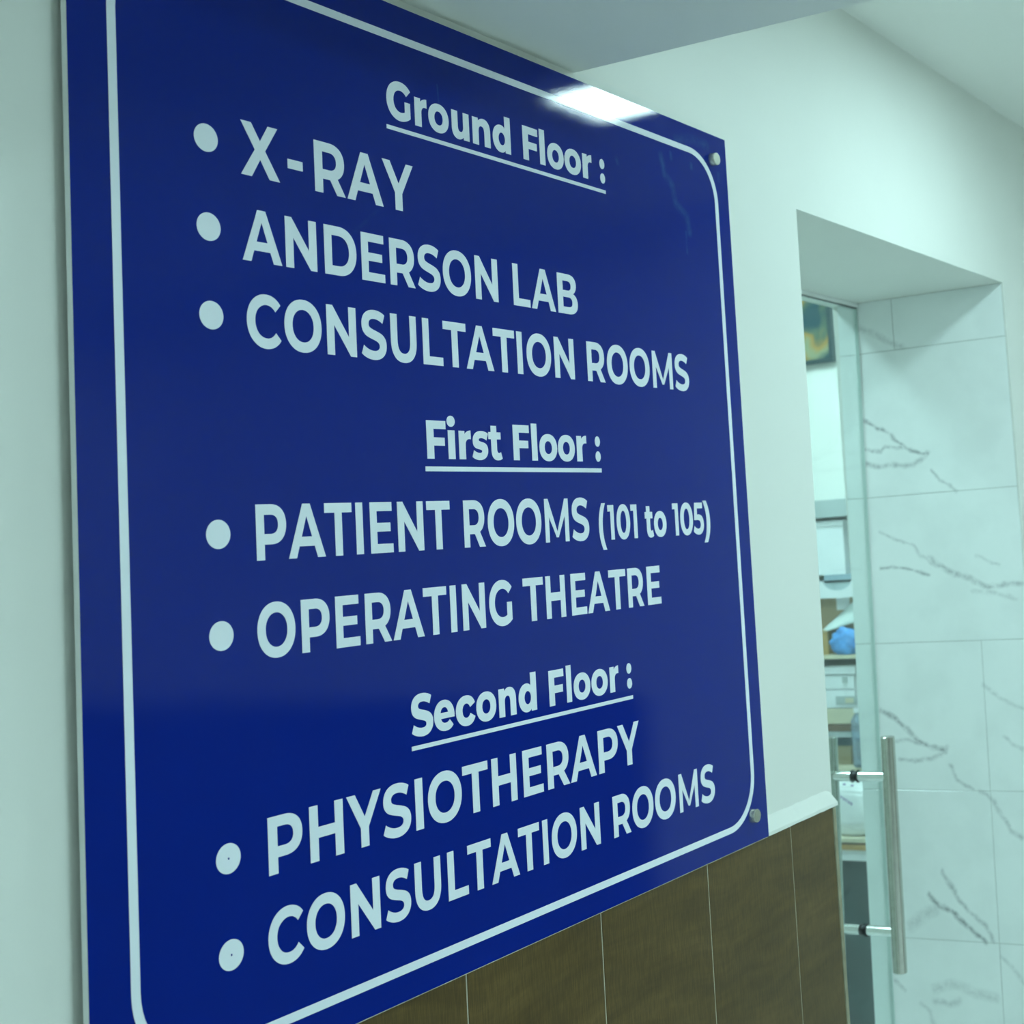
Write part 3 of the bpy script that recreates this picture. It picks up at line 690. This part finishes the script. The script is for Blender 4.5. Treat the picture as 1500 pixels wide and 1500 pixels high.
c = box('beige_carton', 2.99, 3.26, .85, 1.20, -.3405, -.175, BEIGE, b=.0015)
tag(c, 'beige carton on the table under the brown lidded box', 'box')
# water bottle
c = empty('water_bottle', (3.005, .903, -.175), 'clear ribbed water bottle with a white cap on the beige carton', 'bottle')
n = N('bluish_clear_plastic'); n.set(Base_Color=(.62, .80, .95), Roughness=.12, Transmission_Weight=.75, IOR=1.3)
n.l(n.ramp(n.noise(n.pos(), 20, 2), [(.3, (.55, .75, .95)), (.7, (.75, .88, .97))]), n.b.inputs['Base Color'])
prof = [(0, .0001), (0, .018)]
for k in range(8): prof += [(.006 + k * .014, .022), (.012 + k * .014, .0205)]
prof += [(.125, .021), (.138, .014), (.144, .009), (.150, .009)]
o = mesh('bottle_body', *lathe((3.005, .903, -.1745), (0, 0, 1), prof, 24, caps=False), n.m, c); autosmooth(o, 60)
o = mesh('bottle_cap', *lathe((3.005, .903, -.1745 + .148), (0, 0, 1), [(0, .0115), (.011, .0115), (.012, .010)], 24), PALEW, c); autosmooth(o)
# white carrier bag with faint purple print
BAGW = plain('white_plastic_film', (.84, .88, .88), .35, .03, 15)
cb_ = empty('white_carrier_bag', (2.937, .905, -.341), 'slumped white plastic bag with faint purple print on the table', 'bag')
def bagmesh():
    from mathutils import noise as nz
    bm = bmesh.new(); bmesh.ops.create_icosphere(bm, subdivisions=5, radius=1); vs = []
    for v in bm.verts:
        d = v.co.normalized(); k = 1 + .10 * nz.noise(d * 2 + Vector((5, 0, 0))) + .06 * abs(nz.noise(d * 6))
        x = 2.937 + .044 * k * math.copysign(abs(d.x) ** .8, d.x); y = .905 + .105 * k * math.copysign(abs(d.y) ** .7, d.y); z = -.272 + .072 * k * math.copysign(abs(d.z) ** .7, d.z)
        vs.append((x, y, max(z, -.3408)))
    bm.verts.index_update(); fs = [[v.index for v in f.verts] for f in bm.faces]; bm.free()
    return vs, fs
mesh('bag_body', *bagmesh(), BAGW, cb_, smooth=True)
PURPLE = plain('purple_print', (.22, .16, .40), .5, .1, 30)
def marks():
    parts = []
    random.seed(11)
    for k in range(7):
        y = .928 - k * .0072; z = -.226 - k * .0042
        parts.append(boxvf(2.8865, 2.8875, y - .0022, y - .0008, z - .0045, z + .0045))
        parts.append(boxvf(2.8865, 2.8875, y - .005, y - .0022, z + random.uniform(-.004, .002), z + random.uniform(.0022, .0042)))
    for y, z in ((.899, -.200), (.876, -.203)): parts.append(boxvf(2.8865, 2.8875, y - .004, y + .004, z - .002, z + .002))
    return parts
V_, F_ = join(marks())
pm = mesh('print_marks', V_, F_, PURPLE, cb_, kind='stuff')
pm.location.x = -.0015
